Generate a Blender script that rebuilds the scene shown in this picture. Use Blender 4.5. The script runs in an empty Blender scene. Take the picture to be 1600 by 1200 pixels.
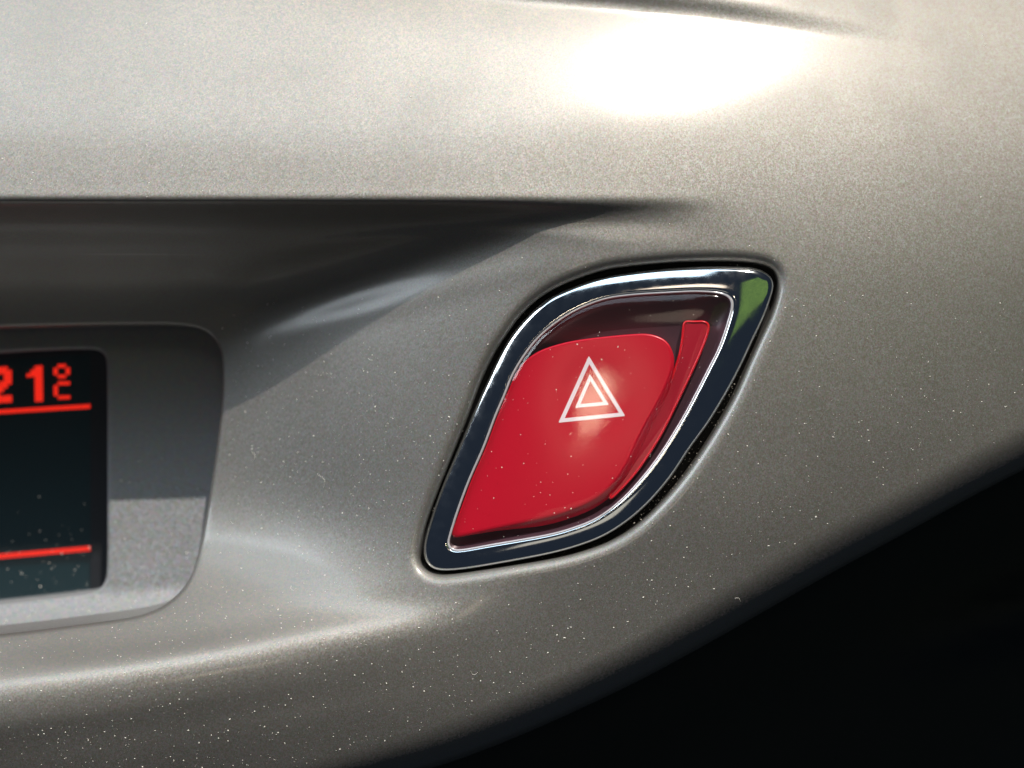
import bpy, bmesh, math, random
import numpy as np
from mathutils import Vector
from mathutils.geometry import delaunay_2d_cdt

random.seed(7)
rng = np.random.default_rng(11)
sc = bpy.context.scene
col = sc.collection

# ------------------------------------------------------------------ camera, light, exposure
# Frame of the place: X right, Z up, the dashboard face lies near Y = 0, its front looks along -Y.
DIST = 0.250                      # camera distance to the face (m)
WIDTH = 0.130                     # width of the face that the frame covers (m)
K = WIDTH / 1600.0                # metres per drawing unit on the face plane
cam_d = bpy.data.cameras.new("camera")
cam = bpy.data.objects.new("camera", cam_d); col.objects.link(cam)
cam.location = (0, -DIST, 0); cam.rotation_euler = (math.pi / 2, 0, 0)
cam_d.sensor_width = 36; cam_d.lens = 36 * DIST / WIDTH
cam_d.clip_start = 0.005; cam_d.clip_end = 50
cam_d.dof.use_dof = True; cam_d.dof.focus_distance = DIST - 0.0005
cam_d.dof.aperture_fstop = 12
sc.camera = cam

SUN = Vector((0.43, -1.0, 1.60)).normalized()
sun_d = bpy.data.lights.new("sun", 'SUN'); sun_d.energy = 4.3; sun_d.angle = math.radians(0.53)
sun_d.color = (1.0, 0.93, 0.83)
sun = bpy.data.objects.new("sun", sun_d); col.objects.link(sun)
sun.rotation_euler = SUN.to_track_quat('Z', 'Y').to_euler()

def area(name, direction, dist, size, power, color, size_y=None, shape='RECTANGLE'):
    d = bpy.data.lights.new(name, 'AREA'); d.energy = power; d.color = color
    d.shape = shape; d.size = size; d.size_y = size_y or size
    o = bpy.data.objects.new(name, d); col.objects.link(o)
    v = Vector(direction).normalized()
    o.location = v * dist
    o.rotation_euler = v.to_track_quat('Z', 'Y').to_euler()
    return o
area("sky_through_glass", (-0.28, -0.60, 1.0), 0.75, 0.62, 1.8, (0.66, 0.85, 1.0), 0.34)
area("passenger_window", (-1.0, -0.26, 0.68), 0.80, 0.55, 5.6, (0.84, 0.93, 1.0), 0.34)
area("sunlit_seat", (0.06, -0.95, -0.37), 0.70, 0.26, 0.055, (1.0, 0.92, 0.76), 0.13)
leafy = area("foliage_window", (0.62, -0.92, 0.30), 0.60, 0.34, 0.22, (0.62, 0.85, 0.30), 0.27)
area("lens_glow_lamp", (-0.094, -1.0, 0.068), 0.50, 0.034, 0.042, (1.0, 0.82, 0.58), 0.034, 'ELLIPSE')  # small lamp added to put a warm glow on the lens
area("lens_top_lamp", (0.07, -1.0, 0.44), 0.50, 0.10, 0.04, (1.0, 0.80, 0.62), 0.085, 'ELLIPSE')  # added for the beige reflection on the upper lens
leafy.data.use_nodes = True
nt = leafy.data.node_tree
em = nt.nodes["Emission"]
tc = nt.nodes.new("ShaderNodeTexCoord")
mp = nt.nodes.new("ShaderNodeMapping"); mp.inputs["Scale"].default_value = (22, 90, 1); mp.inputs["Rotation"].default_value = (0, 0, 0.6)
nz = nt.nodes.new("ShaderNodeTexNoise"); nz.inputs["Scale"].default_value = 1.0; nz.inputs["Detail"].default_value = 5
rp = nt.nodes.new("ShaderNodeValToRGB")
rp.color_ramp.elements[0].position = 0.44; rp.color_ramp.elements[0].color = (0.02, 0.05, 0.015, 1)
rp.color_ramp.elements[1].position = 0.70; rp.color_ramp.elements[1].color = (0.85, 1.0, 0.45, 1)
nt.links.new(tc.outputs["UV"], mp.inputs["Vector"]); nt.links.new(mp.outputs[0], nz.inputs["Vector"])
nt.links.new(nz.outputs["Fac"], rp.inputs["Fac"]); nt.links.new(rp.outputs[0], em.inputs["Color"])

world = bpy.data.worlds.new("World"); sc.world = world; world.use_nodes = True
bg = world.node_tree.nodes["Background"]
bg.inputs["Color"].default_value = (0.44, 0.62, 0.95, 1); bg.inputs["Strength"].default_value = 0.036

sc.view_settings.view_transform = 'Standard'; sc.view_settings.look = 'None'
sc.view_settings.exposure = 0.0; sc.view_settings.gamma = 1.0; sc.view_settings.use_curve_mapping = False
sc.cycles.use_denoising = True
sc.cycles.max_bounces = 8; sc.cycles.transparent_max_bounces = 12
sc.cycles.sample_clamp_indirect = 4.0

# ------------------------------------------------------------------ helpers
def W(px, py, h):
    """Drawing units (px right, py down from the upper left of the face) and height h (mm, to the front) -> metres."""
    px = np.asarray(px, float); py = np.asarray(py, float); h = np.asarray(h, float) * 0.001
    s = (DIST - h) / DIST
    return np.stack([(px - 800) * K * s, -h + 0 * px, (600 - py) * K * s], -1)

def mesh_obj(name, verts, faces, mat, parent=None, smooth=True):
    me = bpy.data.meshes.new(name)
    me.from_pydata([tuple(map(float, v)) for v in verts], [], [tuple(int(i) for i in f) for f in faces])
    if smooth: me.polygons.foreach_set("use_smooth", [True] * len(me.polygons))
    me.update()
    if mat: me.materials.append(mat)
    o = bpy.data.objects.new(name, me); col.objects.link(o)
    if parent: o.parent = parent
    return o

def fix_normals(o):
    """Consistent normals; open shells look to the front (-Y)."""
    bm = bmesh.new(); bm.from_mesh(o.data); bmesh.ops.recalc_face_normals(bm, faces=bm.faces[:])
    if any(e.is_boundary for e in bm.edges) and sum(f.normal.y * f.calc_area() for f in bm.faces) > 0:
        bmesh.ops.reverse_faces(bm, faces=bm.faces[:])
    bm.to_mesh(o.data); bm.free()

def thing(name, label, cat):
    o = bpy.data.objects.new(name, None); col.objects.link(o)
    o["label"] = label; o["category"] = cat; o.empty_display_size = 0.01
    return o

def closed_curve(pts, n=360, smooth=3):
    """Dense closed curve through the points (Catmull-Rom), resampled by arc length."""
    P = np.array(pts, float); m = len(P); out = []
    for i in range(m):
        p0, p1, p2, p3 = P[i - 1], P[i], P[(i + 1) % m], P[(i + 2) % m]
        for t in np.linspace(0, 1, 16, endpoint=False):
            out.append(0.5 * ((2 * p1) + (-p0 + p2) * t + (2 * p0 - 5 * p1 + 4 * p2 - p3) * t * t + (-p0 + 3 * p1 - 3 * p2 + p3) * t ** 3))
    Q = np.array(out)
    def resample(Q, n):
        C = np.vstack([Q, Q[:1]]); d = np.r_[0, np.cumsum(np.hypot(*np.diff(C, axis=0).T))]
        u = np.linspace(0, d[-1], n, endpoint=False)
        return np.stack([np.interp(u, d, C[:, 0]), np.interp(u, d, C[:, 1])], -1)
    Q = resample(Q, n)
    for _ in range(smooth):
        Q = 0.25 * np.roll(Q, 1, 0) + 0.5 * Q + 0.25 * np.roll(Q, -1, 0)
    return resample(Q, n)

def radial(Q, c, n=360):
    """Resample a closed star-shaped curve at even angles round c, so that rings of several curves match."""
    a = np.arctan2(Q[:, 1] - c[1], Q[:, 0] - c[0]); r = np.hypot(Q[:, 0] - c[0], Q[:, 1] - c[1])
    i = np.argsort(a); a, r = a[i], r[i]
    a = np.r_[a - 2 * math.pi, a, a + 2 * math.pi]; r = np.r_[r, r, r]
    th = np.linspace(-math.pi, math.pi, n, endpoint=False)
    # denser angles near the two sharp corners
    return th, np.interp(th, a, r)

def dist_to(P, Q, closed=True):
    """Distance of points P to polyline Q, and inside test for closed ones."""
    A = Q; B = np.roll(Q, -1, 0) if closed else None
    if not closed: A, B = Q[:-1], Q[1:]
    best = np.full(len(P), 1e9)
    for a, b in zip(A, B):
        d = b - a; L = (d @ d) + 1e-12
        t = np.clip(((P - a) @ d) / L, 0, 1)
        e = P - a - t[:, None] * d
        best = np.minimum(best, (e * e).sum(1))
    return np.sqrt(best)

def inside(P, Q):
    x, y = P[:, 0], P[:, 1]; r = np.zeros(len(P), bool)
    for a, b in zip(Q, np.roll(Q, -1, 0)):
        c = (a[1] > y) != (b[1] > y)
        if abs(b[1] - a[1]) < 1e-12: continue
        r ^= c & (x < (b[0] - a[0]) * (y - a[1]) / (b[1] - a[1]) + a[0])
    return r

def offset(Q, d):
    """Offset a closed curve outwards by d."""
    t = np.roll(Q, -1, 0) - np.roll(Q, 1, 0); t /= np.hypot(t[:, 0], t[:, 1])[:, None]
    n = np.stack([t[:, 1], -t[:, 0]], -1)
    area2 = np.sum(Q[:, 0] * np.roll(Q[:, 1], -1) - np.roll(Q[:, 0], -1) * Q[:, 1])
    if area2 < 0: n = -n
    return Q + n * d

# ------------------------------------------------------------------ materials
def new_mat(name):
    m = bpy.data.materials.new(name); m.use_nodes = True
    return m, m.node_tree, m.node_tree.nodes["Principled BSDF"]

def simple(name, color, rough=0.5, metal=0.0, spec=0.5, coat=0.0):
    m, t, p = new_mat(name)
    p.inputs["Base Color"].default_value = (*color, 1); p.inputs["Roughness"].default_value = rough
    p.inputs["Metallic"].default_value = metal; p.inputs["Specular IOR Level"].default_value = spec
    p.inputs["Coat Weight"].default_value = coat
    return m

def flake_paint(name, base, rough, metal, flake, cell, tint=0.25, coat=0.0):
    """Metallic paint: every flake is a tiny cell that leans its own way and has its own tone."""
    m, t, p = new_mat(name); N, L = t.nodes, t.links
    tc = N.new("ShaderNodeTexCoord")
    ge = N.new("ShaderNodeNewGeometry")
    total = None
    for k, (sc_, wt) in enumerate(((1.0 / cell, 1.0), (2.3 / cell, 0.6))):
        v = N.new("ShaderNodeTexVoronoi"); v.inputs["Scale"].default_value = sc_
        L.new(tc.outputs["Object"], v.inputs["Vector"])
        s = N.new("ShaderNodeVectorMath"); s.operation = 'SUBTRACT'; s.inputs[1].default_value = (0.5, 0.5, 0.5)
        L.new(v.outputs["Color"], s.inputs[0])
        g = N.new("ShaderNodeVectorMath"); g.operation = 'SCALE'; g.inputs["Scale"].default_value = flake * wt
        L.new(s.outputs[0], g.inputs[0])
        if total is None: total, first = g, v
        else:
            ad = N.new("ShaderNodeVectorMath"); L.new(total.outputs[0], ad.inputs[0]); L.new(g.outputs[0], ad.inputs[1]); total = ad
    ad = N.new("ShaderNodeVectorMath"); L.new(ge.outputs["Normal"], ad.inputs[0]); L.new(total.outputs[0], ad.inputs[1])
    nm = N.new("ShaderNodeVectorMath"); nm.operation = 'NORMALIZE'; L.new(ad.outputs[0], nm.inputs[0])
    L.new(nm.outputs[0], p.inputs["Normal"])
    mix = N.new("ShaderNodeMix"); mix.data_type = 'RGBA'; mix.blend_type = 'MIX'
    mix.inputs["Factor"].default_value = tint
    mix.inputs["A"].default_value = (*base, 1)
    mu = N.new("ShaderNodeMix"); mu.data_type = 'RGBA'; mu.blend_type = 'MULTIPLY'; mu.inputs["Factor"].default_value = 1
    mu.inputs["A"].default_value = (*[min(1, c * 2.0) for c in base], 1)
    L.new(first.outputs["Color"], mu.inputs["B"]); L.new(mu.outputs["Result"], mix.inputs["B"])
    # slow, faint unevenness of handling and wiping marks
    no = N.new("ShaderNodeTexNoise"); no.inputs["Scale"].default_value = 60; no.inputs["Detail"].default_value = 6
    L.new(tc.outputs["Object"], no.inputs["Vector"])
    mr = N.new("ShaderNodeMapRange"); mr.inputs["From Min"].default_value = 0.3; mr.inputs["From Max"].default_value = 0.7
    mr.inputs["To Min"].default_value = rough - 0.03; mr.inputs["To Max"].default_value = rough + 0.03
    L.new(no.outputs["Fac"], mr.inputs["Value"]); L.new(mr.outputs[0], p.inputs["Roughness"])
    mp = N.new("ShaderNodeMapping"); mp.inputs["Rotation"].default_value = (0, 0.22, 0); mp.inputs["Scale"].default_value = (22, 22, 1500)
    ns = N.new("ShaderNodeTexNoise"); ns.inputs["Scale"].default_value = 1.0; ns.inputs["Detail"].default_value = 2
    L.new(tc.outputs["Object"], mp.inputs["Vector"]); L.new(mp.outputs[0], ns.inputs["Vector"])
    rs_ = N.new("ShaderNodeMapRange"); rs_.inputs["From Min"].default_value = 0.765; rs_.inputs["From Max"].default_value = 0.83; rs_.inputs["To Max"].default_value = 0.3
    L.new(ns.outputs["Fac"], rs_.inputs["Value"])
    sm = N.new("ShaderNodeMix"); sm.data_type = 'RGBA'; sm.inputs["B"].default_value = (0.55, 0.53, 0.50, 1)
    L.new(rs_.outputs[0], sm.inputs["Factor"]); L.new(mix.outputs["Result"], sm.inputs["A"])
    L.new(sm.outputs["Result"], p.inputs["Base Color"])
    p.inputs["Metallic"].default_value = metal
    p.inputs["Coat Weight"].default_value = coat; p.inputs["Coat Roughness"].default_value = 0.18; p.inputs["Coat IOR"].default_value = 1.6
    return m

M_PANEL = flake_paint("grey_metallic_paint", (0.240, 0.228, 0.211), 0.59, 0.88, 0.115, 0.00015, 0.10, coat=0.5)
M_BEZEL = flake_paint("grey_grained_plastic", (0.25, 0.255, 0.265), 0.62, 0.25, 0.25, 0.00026, 0.12)
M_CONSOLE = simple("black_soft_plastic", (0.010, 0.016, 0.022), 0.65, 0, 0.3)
M_BLACK = simple("black_gasket", (0.006, 0.006, 0.007), 0.6, 0, 0.3)

def chrome():
    m, t, p = new_mat("worn_chrome"); N, L = t.nodes, t.links
    p.inputs["Base Color"].default_value = (0.80, 0.82, 0.84, 1); p.inputs["Metallic"].default_value = 1
    tc = N.new("ShaderNodeTexCoord"); no = N.new("ShaderNodeTexNoise"); no.inputs["Scale"].default_value = 900
    no.inputs["Detail"].default_value = 4; L.new(tc.outputs["Object"], no.inputs["Vector"])
    mr = N.new("ShaderNodeMapRange"); mr.inputs["From Min"].default_value = 0.35; mr.inputs["From Max"].default_value = 0.75
    mr.inputs["To Min"].default_value = 0.06; mr.inputs["To Max"].default_value = 0.12
    L.new(no.outputs["Fac"], mr.inputs["Value"]); L.new(mr.outputs[0], p.inputs["Roughness"])
    return m
M_CHROME = chrome()

def clear(name, tint, rough=0.03, ior=1.49, haze=0.0):
    m = bpy.data.materials.new(name); m.use_nodes = True
    t = m.node_tree; N, L = t.nodes, t.links
    N.remove(N["Principled BSDF"])
    tr = N.new("ShaderNodeBsdfTransparent"); tr.inputs[0].default_value = (*tint, 1)
    gl = N.new("ShaderNodeBsdfGlossy"); gl.inputs["Roughness"].default_value = rough
    lw = N.new("ShaderNodeLayerWeight"); lw.inputs["Blend"].default_value = 0.5
    pw = N.new("ShaderNodeMath"); pw.operation = 'POWER'; pw.inputs[1].default_value = 5
    L.new(lw.outputs["Facing"], pw.inputs[0])
    f0 = ((ior - 1) / (ior + 1)) ** 2
    fr = N.new("ShaderNodeMath"); fr.operation = 'MULTIPLY_ADD'; fr.inputs[1].default_value = 1 - f0; fr.inputs[2].default_value = f0
    L.new(pw.outputs[0], fr.inputs[0])
    mx = N.new("ShaderNodeMixShader")
    L.new(fr.outputs[0], mx.inputs[0]); L.new(tr.outputs[0], mx.inputs[1]); L.new(gl.outputs[0], mx.inputs[2])
    df = N.new("ShaderNodeBsdfDiffuse"); df.inputs[0].default_value = (0.8, 0.8, 0.8, 1)      # film of dust
    m2 = N.new("ShaderNodeMixShader"); m2.inputs[0].default_value = haze
    L.new(mx.outputs[0], m2.inputs[1]); L.new(df.outputs[0], m2.inputs[2])
    L.new(m2.outputs[0], N["Material Output"].inputs["Surface"])
    return m
def smudge(m, lo_, hi_, scale):
    t = m.node_tree; N, L = t.nodes, t.links
    g = next(n for n in N if n.type == 'BSDF_GLOSSY')
    tc = N.new("ShaderNodeTexCoord"); no = N.new("ShaderNodeTexNoise"); no.inputs["Scale"].default_value = scale; no.inputs["Detail"].default_value = 5
    mr = N.new("ShaderNodeMapRange"); mr.inputs["From Min"].default_value = 0.35; mr.inputs["From Max"].default_value = 0.65
    mr.inputs["To Min"].default_value = lo_; mr.inputs["To Max"].default_value = hi_
    L.new(tc.outputs["Object"], no.inputs["Vector"]); L.new(no.outputs["Fac"], mr.inputs["Value"]); L.new(mr.outputs[0], g.inputs["Roughness"])
M_LENS = clear("clear_acrylic", (0.97, 0.90, 0.92), 0.04, 1.49, 0.005)
smudge(M_LENS, 0.045, 0.10, 200)
M_GLASS = clear("display_glass", (0.93, 0.95, 0.96), 0.10, 1.35, 0.009)
M_RIM = simple("pale_edge_highlight", (0.62, 0.60, 0.63), 0.12, 0.35, 0.8)  # bright reflection of the bevel put into the colour
M_RED = simple("red_plastic", (0.53, 0.003, 0.022), 0.25, 0, 0.5)
M_RED2 = simple("red_refraction", (0.62, 0.006, 0.018), 0.25, 0, 0.5)  # bright rim of the plate's refracted image, as a colour
M_RED3 = simple("dull_red_refraction", (0.36, 0.010, 0.026), 0.22, 0, 0.5)  # duller middle of that refracted image
M_MAROON = simple("dark_maroon_plastic", (0.060, 0.036, 0.046), 0.35, 0, 0.4)
M_WHITE = simple("white_print", (0.90, 0.86, 0.88), 0.5)
M_LCD = simple("teal_lcd", (0.005, 0.026, 0.034), 0.5, 0, 0.2)
M_FRAME = simple("black_display_frame", (0.010, 0.011, 0.016), 0.5, 0, 0.3)
M_DUST = simple("pale_dust", (0.80, 0.76, 0.68), 0.45, 0, 0.5)
M_GRIT = simple("sandy_grit", (0.34, 0.31, 0.27), 0.6, 0, 0.4)
mm, tt, pp = new_mat("lit_red_segment")
pp.inputs["Base Color"].default_value = (0.4, 0.01, 0.005, 1)
pp.inputs["Emission Color"].default_value = (1.0, 0.022, 0.008, 1); pp.inputs["Emission Strength"].default_value = 1.05
_tc = tt.nodes.new("ShaderNodeTexCoord"); _nz = tt.nodes.new("ShaderNodeTexNoise"); _nz.inputs["Scale"].default_value = 5200
_mr = tt.nodes.new("ShaderNodeMapRange"); _mr.inputs["From Min"].default_value = 0.3; _mr.inputs["From Max"].default_value = 0.7
_mr.inputs["To Min"].default_value = 0.7; _mr.inputs["To Max"].default_value = 1.25
tt.links.new(_tc.outputs["Object"], _nz.inputs["Vector"]); tt.links.new(_nz.outputs["Fac"], _mr.inputs["Value"]); tt.links.new(_mr.outputs[0], pp.inputs["Emission Strength"])
M_LED = mm

# ------------------------------------------------------------------ shape of the dashboard face: height (mm) over (x, y)
XS = np.array([-1800, -150, 0, 200, 350, 450, 600, 750, 900, 1100, 1300, 1500, 1750, 2300], float)
HE = np.array([3.6, 3.4, 3.2, 2.9, 2.5, 2.25, 1.9, 1.45, 1.0, 0.35, -0.5, -2.0, -5.0, -14], float)   # edge of the hood
HE_OLD = HE.copy()
HE = np.array([4.6, 3.3, 2.95, 2.55, 2.3, 2.15, 1.9, 1.45, 0.85, -0.5, -2.6, -5.2, -9.2, -21], float)
def row(y, h): return np.array(y, float) * np.ones(len(XS)), np.array(h, float) * np.ones(len(XS))
rows = []
for y in (-420, -260, -120, 0, 110, 210, 296):
    t = 318 - y
    rows.append(row(y, HE - 0.08125 * (0.22 * t + 0.000635 * t * t)))
rows.append(row(316, HE))
N_HOOD = len(rows)
#                 -900  -150     0   200   350   450   600   750   900  1100  1300  1500  1750  2300
rows.append(row([  336,  336,  336,  336,  335,  334,  332,  330,  329,  328,  328,  328,  328,  328],
                [ -3.0, -3.0, -3.0, -3.0, -2.9, -2.5, -1.9, -1.1, -0.1, 0.35, -0.3, -1.8, -4.8, -13.8]))
rows.append(row([  505,  505,  505,  503,  492,  466,  424,  382,  352,  345,  345,  345,  345,  345],
                [-16.8,-16.8,-16.8,-17.0,-16.9,-14.4, -9.2, -4.4, -0.8, 0.45,  0.0, -1.6, -4.7, -13.6]))
rows.append(row([  560,  560,  560,  560,  560,  530,  490,  450,  430,  430,  430,  430,  430,  430],
                [-17.8,-17.8,-17.8,-17.8,-16.4,-13.1, -7.2, -2.7,  0.1,  1.4,  1.1, -0.5, -3.8, -12.8]))
rows.append(row(680,
                [-17.5,-17.5,-17.5,-17.5,-14.6,-11.1, -5.0, -1.2,  1.0,  2.2,  2.0,  0.2, -3.4, -12.8]))
rows.append(row([  820,  820,  820,  820,  820,  820,  810,  800,  790,  790,  790,  790,  790,  790],
                [-16.5,-16.5,-16.5,-15.5,-12.4, -9.8, -4.5, -0.6,  1.2,  2.2,  1.8, -0.1, -3.8, -13.5]))
rows.append(row([  960,  960,  960,  940,  920,  910,  900,  890,  890,  890,  890,  890,  890,  890],
                [ -6.8, -6.8, -6.8, -7.0, -6.4, -5.4, -2.9, -0.1,  0.9,  1.6,  1.0, -1.0, -4.8, -14.6]))
rows.append(row([ 1030, 1010,  998,  984,  968,  955,  938,  925,  925,  935,  935,  935,  935,  935],
                [ -2.4, -2.4, -2.6, -2.8, -2.6, -2.0, -1.6,  0.3,  0.7,  1.2,  0.5, -1.6, -5.5, -15.4]))
rows.append(row([ 1130, 1112, 1092, 1062, 1036, 1018,  992,  972,  965,  985,  985,  985,  985,  985],
                [  5.6,  4.4,  3.9,  3.1,  2.4,  1.9,  1.15,  0.6,  0.5,  0.7, -0.2, -2.3, -6.3, -16.4]))
rows.append(row([ 1165, 1147, 1127, 1098, 1072, 1055, 1030, 1012, 1010, 1030, 1030, 1030, 1030, 1030],
                [  5.7,  4.5,  4.1,  3.3,  2.6,  2.1,  1.2,  0.4,  0.2,  0.1, -0.9, -3.2, -7.3, -17.6]))
rows.append(row(1230,
                [  4.1,  2.9,  2.3,  1.3,  0.4, -0.3, -1.2, -2.0, -2.0, -3.0, -5.0, -8.0, -12.5, -23]))
rows.append(row(1480,
                [ -1.5, -2.5, -3.0, -4.0, -5.0, -5.8, -6.8, -8.0, -9.0,-10.5,-13.0,-17.0, -22.0, -33]))

for i_ in range(N_HOOD + 6, len(rows)): rows[i_] = (rows[i_][0], rows[i_][1] + np.array([1.5, 1.3, 1.15, 0.75, 0.4, 0.2] + [0] * 8))
for i_ in range(N_HOOD, len(rows)): rows[i_] = (rows[i_][0], rows[i_][1] + np.where(XS > 700, HE - HE_OLD, 0))

def pchip(xk, yk, x):
    h = np.diff(xk); d = np.diff(yk) / h; m = np.zeros(len(xk))
    for i in range(1, len(xk) - 1):
        if d[i - 1] * d[i] > 0:
            w1, w2 = 2 * h[i] + h[i - 1], h[i] + 2 * h[i - 1]
            m[i] = (w1 + w2) / (w1 / d[i - 1] + w2 / d[i])
    m[0], m[-1] = d[0], d[-1]
    i = np.clip(np.searchsorted(xk, x) - 1, 0, len(h) - 1)
    t = (x - xk[i]) / h[i]
    return ((1 + 2 * t) * (1 - t) ** 2 * yk[i] + t * (1 - t) ** 2 * h[i] * m[i] + t * t * (3 - 2 * t) * yk[i + 1] + t * t * (t - 1) * h[i] * m[i + 1])

GX0, GX1, GY0, GY1, GS = -1780, 2280, -400, 1460, 4
gx = np.arange(GX0, GX1 + 1, GS, float); gy = np.arange(GY0, GY1 + 1, GS, float)
RY = np.array([pchip(XS, r[0], gx) for r in rows]); RH = np.array([pchip(XS, r[1], gx) for r in rows])
G = np.empty((len(gy), len(gx)))
for j in range(len(gx)):
    G[:, j] = pchip(RY[:, j], RH[:, j], gy)

def blur(A, sig, axis):
    n = int(3 * sig + 1); k = np.exp(-0.5 * (np.arange(-n, n + 1) / sig) ** 2); k /= k.sum()
    pad = [(0, 0), (0, 0)]; pad[axis] = (n, n)
    B = np.pad(A, pad, mode='reflect', reflect_type='odd')
    return np.apply_along_axis(lambda v: np.convolve(v, k, 'valid'), axis, B)
# broad areas are smooth, the hood edge and the ledge keep a tighter radius
S1 = blur(blur(G, 1.6, 0), 6, 1)
S2 = blur(blur(G, 12, 0), 14, 1)
S3 = blur(blur(G, 3.2, 0), 8, 1)
YY, XX = np.meshgrid(gy, gx, indexing='ij')
def sstep(a, b, x):
    t = np.clip((x - a) / (b - a), 0, 1); return t * t * (3 - 2 * t)
crease_y = np.interp(gx, XS, rows[15][0])[None, :]
near_edge = np.where(YY < 326, 1 - sstep(110, 220, 326 - YY), 1 - sstep(16, 60, YY - 326)) * (1 - sstep(950, 1250, XX))
near_soff = (1 - sstep(30, 90, np.abs(YY - np.interp(gx, XS, rows[9][0])[None, :]))) * (1 - sstep(800, 1000, XX)) * sstep(300, 420, XX) * 0.6
near_crease = (1 - sstep(25, 90, np.abs(YY - crease_y - 8))) * (1 - sstep(600, 850, XX))
wgt = np.clip(np.maximum(near_edge, near_soff), 0, 1)
G = S1 * wgt + (S3 * near_crease + S2 * (1 - near_crease)) * (1 - wgt)
# the short style line that runs out near the top
yc = np.interp(XX, [300, 820, 950, 1100, 1200, 1280, 1360, 1600], [-60, -2, 8, 22, 36, 49, 62, 100])
amp = np.interp(XX, [-1800, 300, 820, 1000, 1150, 1280, 1400, 1600], [1.5, 1.5, 1.4, 1.3, 1.0, 0.5, 0.15, 0.0])
s_ = YY - yc
G = G + amp * 1.15 * np.where(s_ < -30, sstep(-330, -30, s_), 1 - sstep(-30, 6, s_))
_b = 12.0
G = G + amp / 1.4 * 0.22 * 0.08125 * _b * np.log1p(np.exp(np.clip((-s_ - 25) / _b, -40, 40)))     # flatter above the line

def H(px, py):
    px = np.clip(np.asarray(px, float), GX0, GX1 - 1e-3); py = np.clip(np.asarray(py, float), GY0, GY1 - 1e-3)
    u = (px - GX0) / GS; v = (py - GY0) / GS
    i = np.clip(u.astype(int), 0, len(gx) - 2); j = np.clip(v.astype(int), 0, len(gy) - 2)
    a = u - i; b = v - j
    return (G[j, i] * (1 - a) * (1 - b) + G[j, i + 1] * a * (1 - b) + G[j + 1, i] * (1 - a) * b + G[j + 1, i + 1] * a * b)

# outlines ---------------------------------------------------------------------
HOLE = closed_curve([(940,415),(980,409),(1020,405),(1060,402),(1100,401),(1140,401),(1178,404),(1203,412),(1217,430),(1217,454),(1206,492),(1190,527),(1172,567),(1151,615),(1124,664),(1095,710),(1064,753),(1030,791),(996,822),(953,848),(902,866),(853,877),(773,890),(707,899),(680,899),(661,889),(652,872),(652,853),(661,813),(680,760),(701,707),(725,648),(746,592),(768,546),(786,518),(806,490),(830,466),(856,448),(890,432)], 420)
_t = np.roll(HOLE, -1, 0) - np.roll(HOLE, 1, 0); _t /= np.hypot(_t[:, 0], _t[:, 1])[:, None]
HOLE = offset(HOLE, -(2.5 + 5.5 * np.clip(-(_t[:, 1] * 0.5 - _t[:, 0] * 0.87), 0, 1))[:, None])    # tighter joint above and to the left
for _ in range(4): HOLE = 0.25 * np.roll(HOLE, 1, 0) + 0.5 * HOLE + 0.25 * np.roll(HOLE, -1, 0)
RING = closed_curve([(940,433),(1020,421),(1100,416),(1165,417),(1190,422),(1205,433),(1209,448),(1202,474),(1192,500),(1176,534),(1158,573),(1138,611),(1109,659),(1078,702),(1050,744),(1019,781),(985,812),(945,838),(902,855),(853,868),(773,883),(720,891),(688,892),(672,886),(663,872),(663,848),(675,805),(691,760),(712,710),(733,660),(752,616),(764,590),(778,560),(796,528),(820,498),(848,472),(880,454)], 420)
LENS = closed_curve([(940,468),(980,461),(1040,457),(1090,455),(1125,458),(1141,466),(1144,480),(1136,510),(1124,544),(1108,576),(1087,617),(1064,659),(1030,713),(996,756),(965,787),(931,811),(894,826),(853,837),(773,851),(722,860),(707,859),(700,850),(703,835),(715,797),(733,749),(755,699),(773,651),(788,616),(800,586),(818,556),(840,528),(868,504),(900,484)], 420)
PLATE = closed_curve([(812,574),(838,551),(876,537),(920,529),(990,522),(1020,523),(1042,534),(1052,556),(1048,584),(1032,622),(1004,673),(978,728),(953,762),(926,783),(895,797),(858,809),(773,827),(722,838),(709,839),(707,830),(720,795),(737,749),(759,699),(777,651),(793,613)], 360, 2)
POCKET = closed_curve([(-600,540),(-450,533),(-300,525),(-150,518),(0,512),(120,509),(220,508),(285,509),(320,517),(340,536),(347,566),(346,630),(338,700),(326,780),(313,850),(299,898),(278,928),(246,951),(200,965),(100,979),(0,991),(-150,1006),(-300,1020),(-450,1034),(-600,1046),(-632,1030),(-645,960),(-645,640),(-632,560)], 520)
LOWER = [(2250,420),(2000,540),(1800,630),(1600,725),(1500,777),(1400,832),(1300,886),(1200,943),(1100,1000),(1000,1054),(900,1102),(800,1146),(700,1184),(600,1214),(450,1256),(300,1292),(100,1330),(-150,1362),(-500,1395),(-860,1415),(-1750,1440)]
lo = np.array(LOWER, float) + [3, 7]
_d = np.r_[0, np.cumsum(np.hypot(*np.diff(lo, axis=0).T))]; _u = np.linspace(0, _d[-1], 300)
lo = np.stack([pchip(_d, lo[:, 0], _u), pchip(_d, lo[:, 1], _u)], -1)
OUTER = np.vstack([lo, [(-1747, -380), (2250, -380)]])

R_HOLE, R_POCK, R_LOW = 20.0, 7.0, 58.0       # lip widths
D_HOLE, D_POCK, D_LOW = 1.6, 0.6, 5.6          # how far each lip rolls back (mm)
def roll(s, r, d):
    q = np.clip(1 - s / r, 0, 1)
    return d * (1 - np.sqrt(np.clip(1 - q ** 2.0, 0, 1)))

# ------------------------------------------------------------------ dashboard
dashboard = thing("dashboard", "grey metallic dashboard panel with a hood over the display recess", "dashboard")

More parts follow.
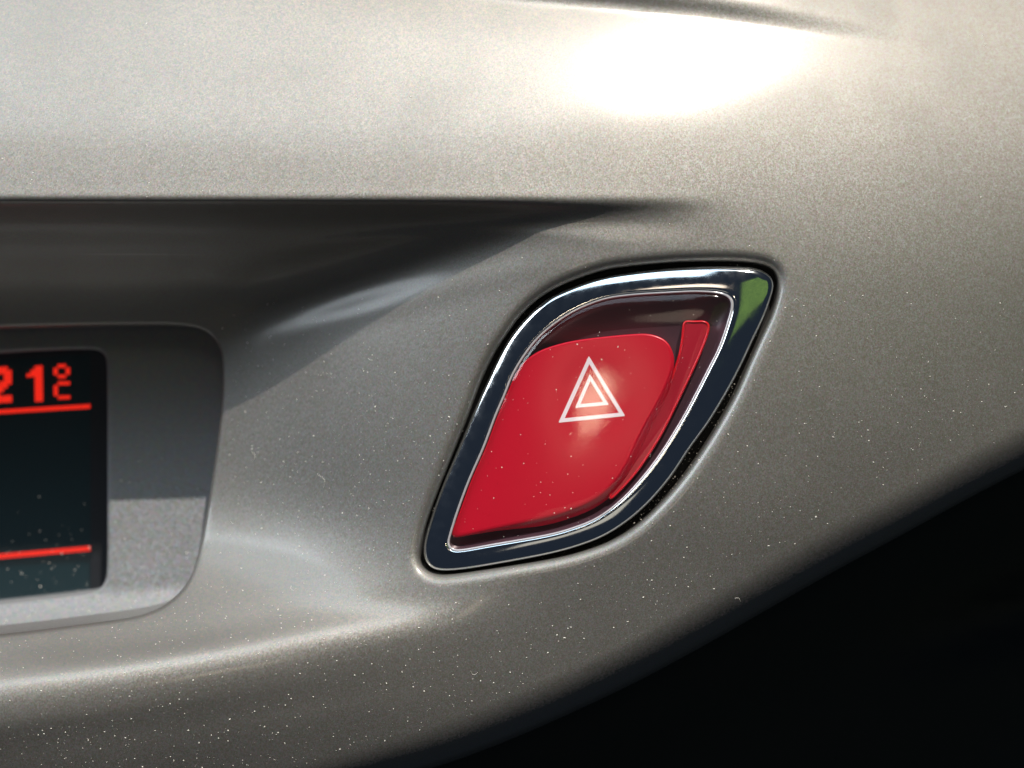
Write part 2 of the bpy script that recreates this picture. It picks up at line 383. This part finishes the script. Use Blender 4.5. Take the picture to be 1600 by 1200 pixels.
pts = []
fr = [HOLE, POCKET]
gxs = np.r_[np.arange(-1740, -700, 60), np.arange(-700, -40, 30), np.arange(-40, 1640, 10), np.arange(1640, 2240, 30)]
gys = np.r_[np.arange(-370, -20, 20), np.arange(-20, 290, 7), np.arange(290, 350, 2.5), np.arange(350, 540, 5), np.arange(540, 940, 8), np.arange(940, 1150, 5), np.arange(1150, 1430, 10)]
g = np.stack(np.meshgrid(gxs, gys), -1).reshape(-1, 2)
g = g + rng.uniform(-0.4, 0.4, g.shape)
keep = inside(g, OUTER)
g = g[keep]
dh, dp, dl = dist_to(g, HOLE), dist_to(g, POCKET), dist_to(g, lo, False)
keep = (~inside(g, HOLE)) & (~inside(g, POCKET)) & (dh > R_HOLE + 4) & (dp > R_POCK + 4) & (dl > R_LOW + 6)
g = g[keep]
P2 = [g]; E2 = []; n0 = len(g)
loops = {}
def add_ring(Q, closed=True):
    global n0
    P2.append(Q); idx = np.arange(n0, n0 + len(Q)); n0 += len(Q)
    for a, b in zip(idx, np.roll(idx, -1)) if closed else zip(idx[:-1], idx[1:]): E2.append((int(a), int(b)))
    return idx
SF = (0.0, 0.03, 0.09, 0.18, 0.30, 0.45, 0.62, 0.8, 1.0)
ringS = {}
for nm_, Q, r in (("hole", HOLE, R_HOLE), ("pocket", POCKET, R_POCK)):
    for f in SF:
        idx = add_ring(offset(Q, f * r)); ringS.setdefault(nm_, []).append((f * r, idx))
tn = np.gradient(lo, axis=0); tn /= np.hypot(tn[:, 0], tn[:, 1])[:, None]
nl = np.stack([-tn[:, 1], tn[:, 0]], -1)
if nl[50, 1] > 0: nl = -nl          # towards the panel (up)
for f in SF:
    idx = add_ring(lo + nl * f * R_LOW, False); ringS.setdefault("low", []).append((f * R_LOW, idx))
add_ring(np.array([(-1747, -380), (2250, -380)], float), False)
P2 = np.vstack(P2)
vo, eo, fo, ov, oe, of = delaunay_2d_cdt([Vector(p) for p in P2], E2, [], 0, 1e-6)
V = np.array([(v.x, v.y) for v in vo]); F = np.array([f for f in fo])
c = V[F].mean(1)
OUT2 = np.vstack([lo, [(-1747, -380), (2250, -380)]])
ok = (~inside(c, HOLE)) & (~inside(c, POCKET)) & inside(c, OUT2)
F = F[ok]
# face the camera
a2 = (V[F[:, 1]] - V[F[:, 0]]); b2 = (V[F[:, 2]] - V[F[:, 0]])
cr = a2[:, 0] * b2[:, 1] - a2[:, 1] * b2[:, 0]
F[cr > 0] = F[cr > 0][:, ::-1]
sh = np.full(len(V), 1e3); sp = sh.copy(); sl = sh.copy()
inv = {}
for i, o_ in enumerate(ov):
    for k in o_: inv[k] = i
ring_out = {}
for nm_, arr in (("hole", sh), ("pocket", sp), ("low", sl)):
    for s_val, idx in ringS[nm_]:
        ii = np.array([inv[int(k)] for k in idx]); arr[ii] = s_val
        if s_val == 0: ring_out[nm_] = ii
hh = H(V[:, 0], V[:, 1]) - roll(sh, R_HOLE, D_HOLE) - roll(sp, R_POCK, D_POCK) - roll(sl, R_LOW, D_LOW)
VW = W(V[:, 0], V[:, 1], hh)
verts = list(VW); faces = [tuple(f) for f in F]
def wall(ids, depth, closed):
    """Carry an edge straight back into the dashboard."""
    global verts
    n = len(ids); last = list(ids)
    for dd in (depth * 0.3, depth):
        base = len(verts)
        for i in ids:
            p = VW[i].copy(); p[1] += dd; verts.append(p)
        cur = list(range(base, base + n))
        for k in range(n if closed else n - 1):
            m_ = (k + 1) % n
            faces.append((last[k], last[m_], cur[m_], cur[k]))
        last = cur
wall(ring_out["hole"], 0.006, True)
wall(ring_out["pocket"], 0.012, True)
wall(ring_out["low"], 0.055, False)
panel = mesh_obj("trim_panel", verts, faces, M_PANEL, dashboard)
fix_normals(panel)

# bezel round the display, set back in the recess --------------------------------
def HB(px, py):
    px = np.asarray(px, float); py = np.asarray(py, float)
    yb = py + 0.075 * (px - 100)                 # rows run slightly uphill to the right
    h = -22.4 + 0.1 * 0.0813 * (py - 780) + 0 * px
    h = h + 9.0 * sstep(925, 1060, yb) - 0.8 * sstep(560, 500, py)
    return h
SCREEN = closed_curve([(-560,592),(-400,580),(-200,566),(0,551),(100,546),(148,546),(162,552),(167,566),(168,640),(168,740),(168,840),(167,893),(163,912),(150,923),(120,929),(0,943),(-200,964),(-400,985),(-560,1002),(-575,990),(-580,900),(-580,700),(-575,605)], 420, 2)
bx = np.arange(-680, 420, 11.0); by = np.arange(440, 1080, 7.0)
g = np.stack(np.meshgrid(bx, by), -1).reshape(-1, 2) + rng.uniform(-.3, .3, (len(bx) * len(by), 2))
BO = offset(POCKET, 40.0)
ds = dist_to(g, SCREEN)
g = g[inside(g, offset(POCKET, 32.0)) & ~inside(g, SCREEN) & (ds > 9)]
P2 = [g]; E2 = []; n0 = len(g)
i_out = add_ring(BO)
rs = [(s, add_ring(offset(SCREEN, s))) for s in (0, 0.3, 1.0, 2.2, 4.0, 6.0)]
P2 = np.vstack(P2)
vo, eo, fo, ov, oe, of = delaunay_2d_cdt([Vector(p) for p in P2], E2, [], 0, 1e-6)
V = np.array([(v.x, v.y) for v in vo]); F = np.array([f for f in fo]); c = V[F].mean(1)
F = F[inside(c, BO) & ~inside(c, SCREEN)]
inv = {k: i for i, o_ in enumerate(ov) for k in o_}
ss = np.full(len(V), 1e3)
for s, idx in rs: ss[[inv[int(k)] for k in idx]] = s
hh = HB(V[:, 0], V[:, 1]) - roll(ss, 6.0, 0.5)
VW = W(V[:, 0], V[:, 1], hh); verts = list(VW); faces = [tuple(f) for f in F]
wall([inv[int(k)] for k in rs[0][1]], 0.0075, True)
bez = mesh_obj("display_surround", verts, faces, M_BEZEL, dashboard); fix_normals(bez)

# ------------------------------------------------------------------ display
display = thing("display_screen", "dark dot-matrix display showing red 21 degrees above a red line", "display")
H_LCD = -28.0
def HL(px, py): return H_LCD + 0 * np.asarray(px, float)
def plate_mesh(name, outline, hfun, mat, parent, thick=0.4):
    n = len(outline); c = outline.mean(0)
    front = W(outline[:, 0], outline[:, 1], hfun(outline[:, 0], outline[:, 1]))
    back = front.copy(); back[:, 1] += thick * 0.001
    verts = list(front) + list(back)
    faces = [tuple(range(n)), tuple(range(2 * n - 1, n - 1, -1))] + [(k, (k + 1) % n, n + (k + 1) % n, n + k) for k in range(n)]
    o = mesh_obj(name, verts, faces, mat, parent, smooth=False); fix_normals(o)
    return o
# black mask with a window, behind the bezel opening
fo_ = offset(SCREEN, 26.0)
WIN = np.array([(-560, 600), (-200, 576), (0, 562), (141, 553), (141, 700), (142, 931), (142, 931.5), (0, 946), (-200, 967), (-560, 1003)], float)
nW = len(WIN)
vs = np.vstack([WIN, fo_]); es = [(i, (i + 1) % nW) for i in range(nW)] + [(nW + i, nW + (i + 1) % len(fo_)) for i in range(len(fo_))]
vo, eo, f_, ov, oe, of = delaunay_2d_cdt([Vector(p) for p in vs], es, [], 0, 1e-6)
V = np.array([(v.x, v.y) for v in vo]); F = np.array(f_); c = V[F].mean(1)
F = F[inside(c, fo_) & ~inside(c, WIN)]
fm = mesh_obj("mask_frame", W(V[:, 0], V[:, 1], np.full(len(V), -27.2)), F, M_FRAME, display, False); fix_normals(fm)
plate_mesh("liquid_crystal_panel", np.array([(-600, 560), (180, 520), (180, 975), (-600, 1040)], float), HL, M_LCD, display)
plate_mesh("cover_glass", np.array([(-590, 555), (185, 520), (185, 960), (-590, 1030)], float), lambda a, b: -26.2 + 0 * a, M_GLASS, display, 0.3)

def segs(name, cells, x0, y0, cw, ch, slope, lean, parent):
    """Lit cells of one character, joined to runs: x0,y0 = upper left."""
    vs, fs = [], []
    for r, line in enumerate(cells):
        k = 0
        while k < len(line):
            if line[k] == 'X':
                e = k
                while e < len(line) and line[e] == 'X': e += 1
                xa, xb = x0 + k * cw, x0 + e * cw; ya, yb = y0 + r * ch, y0 + (r + 1) * ch
                q = []
                for (x, y) in ((xa, ya), (xb, ya), (xb, yb + .02), (xa, yb + .02)):
                    q.append((x + lean * (y - y0), y + slope * (x - x0)))
                q = np.array(q)
                for hz in (H_LCD + 0.12, H_LCD + 0.04):
                    vs += list(W(q[:, 0], q[:, 1], np.full(4, hz)))
                b = len(vs) - 8
                fs += [(b, b+1, b+2, b+3), (b+7, b+6, b+5, b+4)] + [(b+i, b+4+i, b+4+(i+1) % 4, b+(i+1) % 4) for i in range(4)]
                k = e
            else: k += 1
    return mesh_obj(name, vs, fs, M_LED, parent, False)
segs("digit", [".XXXX.", "XXXXXX", "XX..XX", "XX..XX", "...XXX", "..XXX.", ".XXX..", "XXX...", "XXXXXX", "XXXXXX"], -19.5, 574.6, 6.25, 5.62, -0.062, 0.012, display)["label"] = "lit red digit two cut by the picture edge"
segs("digit", ["..XX", ".XXX", "XXXX", "..XX", "..XX", "..XX", "..XX", "..XX", "..XX", "..XX"], 41.4, 572.6, 6.25, 5.62, -0.062, 0.012, display)["label"] = "lit red digit one"
segs("degree_sign", [".XX.", "X..X", "X..X", ".XX."], 83.6, 569.4, 6.35, 5.5, -0.03, 0.012, display)
segs("celsius_letter", [".XXX", "X...", "X...", "X...", ".XXX"], 83.8, 596.6, 6.35, 5.5, -0.03, 0.012, display)
for (ya, yb, w_) in ((643.4, 634.8, 6.4), (869.4, 856.8, 7.8)):
    x_ = 141.0; m_ = (yb - ya) / x_
    q = np.array([(-540, ya - 540 * m_ - w_ / 2), (x_, yb - w_ / 2), (x_, yb + w_ / 2), (-540, ya - 540 * m_ + w_ / 2)], float)
    plate_mesh("divider_line", q, lambda a, b: H_LCD + 0.12 + 0 * a, M_LED, display, 0.08)

# ------------------------------------------------------------------ hazard button
button = thing("hazard_button", "red hazard warning button with white triangle in a chrome ring", "hazard button")
A_ = np.c_[offset(HOLE, 20), np.ones(len(HOLE))]
cf, *_r = np.linalg.lstsq(A_, H(A_[:, 0], A_[:, 1]), rcond=None)
def HBASE(px, py): return cf[0] * np.asarray(px, float) + cf[1] * np.asarray(py, float) + cf[2]
# the opening of the panel is not quite flat: the ring follows it half way
def HRING(px, py): return 0.5 * HBASE(px, py) + 0.5 * H(px, py) - 0.25
CEN = np.array([928.0, 652.0])
# angles chosen so that the points are even along the ring outline
an = np.sort(np.arctan2(RING[:, 1] - CEN[1], RING[:, 0] - CEN[0]))
def at_angles(Q):
    a = np.arctan2(Q[:, 1] - CEN[1], Q[:, 0] - CEN[0]); r = np.hypot(*(Q - CEN).T); i = np.argsort(a); a, r = a[i], r[i]
    rr = np.interp(an, np.r_[a - 2 * math.pi, a, a + 2 * math.pi], np.r_[r, r, r])
    return CEN + np.stack([np.cos(an), np.sin(an)], -1) * rr[:, None]
cO, cL, cH, cP = at_angles(closed_curve(RING, 900, 0)), at_angles(closed_curve(LENS, 900, 0)), at_angles(closed_curve(HOLE, 900, 0)), at_angles(closed_curve(PLATE, 900, 0))
def loft(name, rings, mat, parent, cap=False, smooth=True):
    """rings: list of (N,3) world loops, outermost first."""
    n = len(rings[0]); verts = np.vstack(rings); faces = []
    for r in range(len(rings) - 1):
        for k in range(n):
            m_ = (k + 1) % n; faces.append((r * n + k, r * n + m_, (r + 1) * n + m_, (r + 1) * n + k))
    if cap:
        verts = np.vstack([verts, rings[-1].mean(0)[None]]); b = (len(rings) - 1) * n
        faces += [(b + k, b + (k + 1) % n, len(verts) - 1) for k in range(n)]
    o = mesh_obj(name, verts, faces, mat, parent, smooth); fix_normals(o)
    return o
def ringW(Q, dh, back=0.0):
    w = W(Q[:, 0], Q[:, 1], HRING(Q[:, 0], Q[:, 1]) + dh); w[:, 1] += back * 0.001
    return w
# chrome ring: skirt, tight outer shoulder, broad convex band falling to the lens
prof = [(0.0, -5.0), (0.0, -0.95), (0.008, -0.75), (0.025, -0.60), (0.06, -0.46)] + [(t, 0.32 - 0.70 * (1 - t) ** 1.7) for t in (0.12, 0.2, 0.3, 0.4, 0.5, 0.6, 0.7, 0.8, 0.88)] + [(0.94, 0.27), (0.975, 0.12), (0.99, -0.1), (1.0, -0.45), (1.0, -3.0)]
loft("chrome_ring", [ringW(cO * (1 - t) + cL * t, dh) for t, dh in prof], M_CHROME, button)
# black seat at the bottom of the groove
loft("groove_seal", [ringW(CEN + (cH - CEN) * 1.02, -3.2), ringW(cH * .5 + cO * .5, -3.6), ringW(CEN + (cO - CEN) * 0.97, -3.2)], M_BLACK, button)
# lens: bevelled edge, then a low dome
def scaled(Q, t): return CEN + (Q - CEN) * t
def HDOME(t): return 1.15 - 1.05 * np.asarray(t) ** 6.0
lr = [ringW(scaled(cL, 0.990), -2.0), ringW(scaled(cL, 0.990), 0.05)]
for t in (0.975, 0.95, 0.92, 0.88, 0.83, 0.77, 0.7, 0.6, 0.5, 0.4, 0.3, 0.2, 0.1, 0.03):
    lr.append(ringW(scaled(cL, t), float(HDOME(t))))
loft("clear_lens", lr, M_LENS, button, True)
# edge of the lens, its bright reflection painted as a pale tube
tube = []
for a in np.linspace(0, 2 * math.pi, 10, endpoint=False):
    n_ = (cL - CEN); 
    t = np.roll(cL, -1, 0) - np.roll(cL, 1, 0); t /= np.hypot(t[:, 0], t[:, 1])[:, None]
    nn = np.stack([t[:, 1], -t[:, 0]], -1)
    tube.append(ringW(cL + nn * (2.1 * math.cos(a)), 0.05 + 0.16 * math.sin(a)))
tube.append(tube[0])
loft("lens_edge", tube, M_RIM, button)
# red plate under the lens, dished to catch a glow round the printed triangle
PC = np.array([932.0, 618.0])
def HPL(px, py):
    r2 = ((np.asarray(px) - PC[0]) ** 2 + (np.asarray(py) - PC[1]) ** 2)
    return HRING(px, py) - 0.35 - 0.35 * np.exp(-0.5 * r2 / 46.0 ** 2)
cPc = cP.mean(0)
aw = sstep(-0.75, 0.0, an) * (1 - 0.35 * sstep(0.9, 1.4, an)) * (1 - sstep(2.0, 2.5, an))
dirv = (cP - CEN) / np.hypot(*(cP - CEN).T)[:, None]
cS = cP + dirv * (aw * 19.0)[:, None]                 # the right flank of the plate slopes away
pr = [W(cS[:, 0], cS[:, 1], HPL(cP[:, 0], cP[:, 1]) - 2.6), W(cS[:, 0], cS[:, 1], HPL(cP[:, 0], cP[:, 1]) - 0.12 - 1.1 * aw), W(cP[:, 0], cP[:, 1], HPL(cP[:, 0], cP[:, 1]) - 0.12)]
for t in list(np.linspace(0.985, 0.02, 44)):
    q = PC + (cP - PC) * t
    pr.append(W(q[:, 0], q[:, 1], HPL(q[:, 0], q[:, 1])))
loft("red_plate", pr, M_RED, button, True)
# dark well between plate and ring
loft("lens_well", [ringW(scaled(cL, 1.0), -0.9), ringW(scaled(cL, 0.96), -1.5), ringW(scaled(cL, 0.90), -2.4), ringW(scaled(cL, 0.5), -2.9)], M_MAROON, button, True)
# red strip added beside the plate, standing in for its refracted image
REFRACTED = closed_curve([(1068,503),(1085,501),(1101,501),(1109,508),(1106,526),(1091,564),(1064,621),(1034,681),(1003,729),(980,757),(955,781),(951,774),(961,751),(981,724),(1008,673),(1037,618),(1058,560),(1064,530)], 200, 1)
gl = []
gc = REFRACTED.mean(0)
vsd = dist_to(REFRACTED, REFRACTED)
for off_, dh in ((0, -2.2), (0, -1.25), (-0.8, -1.05), (-1.8, -0.98), (-3.2, -1.02), (-4.2, -1.15), (-4.6, -1.4)):
    q = offset(REFRACTED, off_); gl.append(W(q[:, 0], q[:, 1], HRING(q[:, 0], q[:, 1]) + dh))
go = loft("refraction_strip", gl, M_RED2, button, False)
core = offset(REFRACTED, -3.9)
cw = W(core[:, 0], core[:, 1], HRING(core[:, 0], core[:, 1]) - 1.12); cb = cw.copy(); cb[:, 1] += 0.0006
nk = len(core)
gco = mesh_obj("refraction_core", np.vstack([cw, cb]), [tuple(range(nk)), tuple(range(2 * nk - 1, nk - 1, -1))] + [(k, (k + 1) % nk, nk + (k + 1) % nk, nk + k) for k in range(nk)], M_RED3, go, False)
fix_normals(gco)
# printed warning triangle
def tri_print(name, corners, w_, parent):
    C = np.array(corners, float); cen = C.mean(0)
    def inset(C, w):
        L = []
        for i in range(3):
            a, b = C[i], C[(i + 1) % 3]; d = (b - a) / np.hypot(*(b - a)); n = np.array([-d[1], d[0]])
            if (cen - a) @ n < 0: n = -n
            L.append((a + n * w, d))
        out = []
        for i in range(3):
            (p, d), (q, e) = L[i - 1], L[i]
            t = np.linalg.solve(np.array([d, -e]).T, q - p)[0]; out.append(p + d * t)
        return np.array(out)
    def soft(C, r):
        out = []
        for i in range(3):
            p, a, b = C[i], C[i - 1], C[(i + 1) % 3]
            u = (a - p) / np.hypot(*(a - p)); v = (b - p) / np.hypot(*(b - p))
            for t in (0, .25, .5, .75, 1):
                out.append((1 - t) ** 2 * (p + u * r) + 2 * t * (1 - t) * p + t * t * (p + v * r))
            for s in np.linspace(0, 1, 10)[1:-1]:
                out.append((p + v * r) * (1 - s) + (b - v * r) * s)
        return np.array(out)
    O = soft(C, 2.2); I = soft(inset(C, w_), 0.8)
    rr = []
    for Q, dh in ((O, -0.02), (O, 0.03), (I, 0.03), (I, -0.02)):
        rr.append(W(Q[:, 0], Q[:, 1], HPL(Q[:, 0], Q[:, 1]) + dh))
    return loft(name, rr, M_WHITE, parent, False, False)
tri_print("triangle_outline", [(920, 556), (872.5, 660.5), (977, 650)], 6.0, button)["label"] = "large white printed triangle"
tri_print("triangle_outline", [(921.5, 584), (898.5, 637.5), (951.5, 632.5)], 5.4, button)["label"] = "small white triangle inside the large one"

# ------------------------------------------------------------------ dark console below
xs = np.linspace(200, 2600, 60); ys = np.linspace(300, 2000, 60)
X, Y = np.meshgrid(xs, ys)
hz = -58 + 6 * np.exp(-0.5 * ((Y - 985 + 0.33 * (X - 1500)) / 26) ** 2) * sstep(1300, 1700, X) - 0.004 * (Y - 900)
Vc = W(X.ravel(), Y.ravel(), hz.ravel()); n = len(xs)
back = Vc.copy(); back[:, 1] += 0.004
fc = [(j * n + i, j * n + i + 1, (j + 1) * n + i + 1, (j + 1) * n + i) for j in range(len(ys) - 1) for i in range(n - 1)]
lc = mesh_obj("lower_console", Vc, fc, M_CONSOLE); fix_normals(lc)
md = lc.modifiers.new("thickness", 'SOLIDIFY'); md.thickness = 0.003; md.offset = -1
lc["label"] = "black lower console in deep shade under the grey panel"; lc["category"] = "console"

# ------------------------------------------------------------------ dust and grit
def grains(name, P, H_, size, mat, parent, squash=0.7):
    """Tiny irregular grains resting on a surface; P (n,2) drawing units, size in mm."""
    base = np.array([(1, 0, 0), (-1, 0, 0), (0, 1, 0), (0, -1, 0), (0, 0, 1), (0, 0, -1)], float)
    tri = [(0, 2, 4), (2, 1, 4), (1, 3, 4), (3, 0, 4), (2, 0, 5), (1, 2, 5), (3, 1, 5), (0, 3, 5)]
    vs, fs = [], []
    ctr = W(P[:, 0], P[:, 1], H_)
    for c, s in zip(ctr, np.minimum(size, 0.10)):
        a = rng.uniform(0, math.pi); ca, sa = math.cos(a), math.sin(a)
        q = base * rng.uniform(0.55, 1.25, (6, 1)); q[:, 0] *= rng.uniform(0.8, 1.7)
        q = np.stack([q[:, 0] * ca - q[:, 1] * sa, q[:, 2] * squash, q[:, 0] * sa + q[:, 1] * ca], -1) * s * 0.001
        b = len(vs); vs += list(q + c); fs += [(b + i, b + j, b + k) for i, j, k in tri]
    o = mesh_obj(name, vs, fs, mat, parent, False); o["kind"] = "stuff"
    return o
n = 14000
P = np.stack([rng.uniform(0, 1600, n), rng.uniform(-10, 1200, n)], -1)
dens = 0.20 + 0.80 * sstep(330, 800, P[:, 1])
dens *= 1 - 0.55 * sstep(600, 1500, P[:, 0])
# dust gathers in drifts
for _ in range(40):
    cx, cy, rr_ = rng.uniform(0, 1600), rng.uniform(0, 1200), rng.uniform(30, 140)
    dens *= 1 + rng.uniform(-0.8, 0.5) * np.exp(-((P[:, 0] - cx) ** 2 + (P[:, 1] - cy) ** 2) / (2 * rr_ ** 2))
ok = (rng.uniform(0, 1, n) < dens) & ~inside(P, offset(HOLE, 5)) & ~inside(P, offset(POCKET, 10)) & inside(P, OUTER) & (dist_to(P, lo, False) > R_LOW)
ok &= ~((P[:, 1] > 310) & (P[:, 1] < 505 - 0.2 * P[:, 0] * 0 - np.clip(P[:, 0] - 300, 0, 600) * 0.28))
P = P[ok]
grains("dust", P, H(P[:, 0], P[:, 1]) + 0.02, np.exp(rng.normal(math.log(0.034), 0.65, len(P))), M_DUST, dashboard)
P = np.stack([rng.uniform(0, 320, 700), rng.uniform(540, 985, 700)], -1)
P = P[inside(P, offset(POCKET, -12)) & ~inside(P, offset(SCREEN, 3)) & (rng.uniform(0, 1, 700) < sstep(650, 950, P[:, 1]))]
grains("dust", P, HB(P[:, 0], P[:, 1]) + 0.02, np.exp(rng.normal(math.log(0.05), 0.4, len(P))), M_DUST, dashboard)
# dust on the lower display glass
P = np.stack([rng.uniform(0, 150, 150), rng.uniform(700, 935, 150)], -1); P = P[rng.uniform(0, 1, 150) < sstep(740, 930, P[:, 1])]
grains("dust", P, np.full(len(P), -26.1), np.exp(rng.normal(math.log(0.06), 0.5, len(P))), M_DUST, display)
# dust on lens and ring, grit in the groove on the lower right
P = np.stack([rng.uniform(650, 1215, 900), rng.uniform(405, 895, 900)], -1); P = P[inside(P, offset(LENS, -4))][:130]
tt_ = np.hypot(*(P - CEN).T)
def dome_h(P):
    a = np.arctan2(P[:, 1] - CEN[1], P[:, 0] - CEN[0]); i = np.clip(np.searchsorted(an, a), 0, len(an) - 1)
    t = np.hypot(*(P - CEN).T) / np.hypot(*(cL[i] - CEN).T)
    return HRING(P[:, 0], P[:, 1]) + HDOME(t)
grains("dust", P, dome_h(P), np.exp(rng.normal(math.log(0.04), 0.5, len(P))), M_DUST, button)
k = rng.integers(0, len(cO), 2600); t = rng.uniform(0, 1, 2600)
P = cH[k] * (1 - t[:, None]) + cO[k] * t[:, None]
w_ = sstep(-0.35, 0.0, an[k]) * (1 - sstep(1.05, 1.35, an[k])) + 0.12
ok = rng.uniform(0, 1, 2600) < w_ * 0.22
P = P[ok]
grains("grit", P, HRING(P[:, 0], P[:, 1]) - 0.9 - rng.uniform(0, 0.8, len(P)), np.exp(rng.normal(math.log(0.042), 0.45, len(P))), M_GRIT, button)

# a few lint fibres
def fibre(x, y, length, ang):
    n_ = 9; t = np.linspace(0, 1, n_); bend = rng.uniform(-0.5, 0.5)
    px = x + length * t * math.cos(ang) - bend * length * np.sin(math.pi * t) * math.sin(ang)
    py = y + length * t * math.sin(ang) + bend * length * np.sin(math.pi * t) * math.cos(ang)
    c_ = W(px, py, H(px, py) + 0.03)
    vs, fs = [], []
    for k_ in range(n_):
        for a in (0, 2.1, 4.2):
            vs.append(c_[k_] + np.array([math.cos(a) * math.sin(ang), math.sin(a), math.cos(a) * math.cos(ang)]) * 0.000016)
    for k_ in range(n_ - 1):
        for a in range(3): fs.append((k_ * 3 + a, k_ * 3 + (a + 1) % 3, k_ * 3 + 3 + (a + 1) % 3, k_ * 3 + 3 + a))
    return mesh_obj("lint_fibre", vs, fs, M_DUST, dashboard, False)
for x, y, l_, a in ((393, 705, 16, 1.5), (497, 742, 22, 1.2), (1148, 935, 10, 0.5), (455, 915, 9, 1.1), (735, 1048, 12, 0.2), (1440, 690, 9, 2.0), (575, 560, 8, 0.4), (1240, 470, 9, 0.1)):
    fibre(x, y, l_, a)
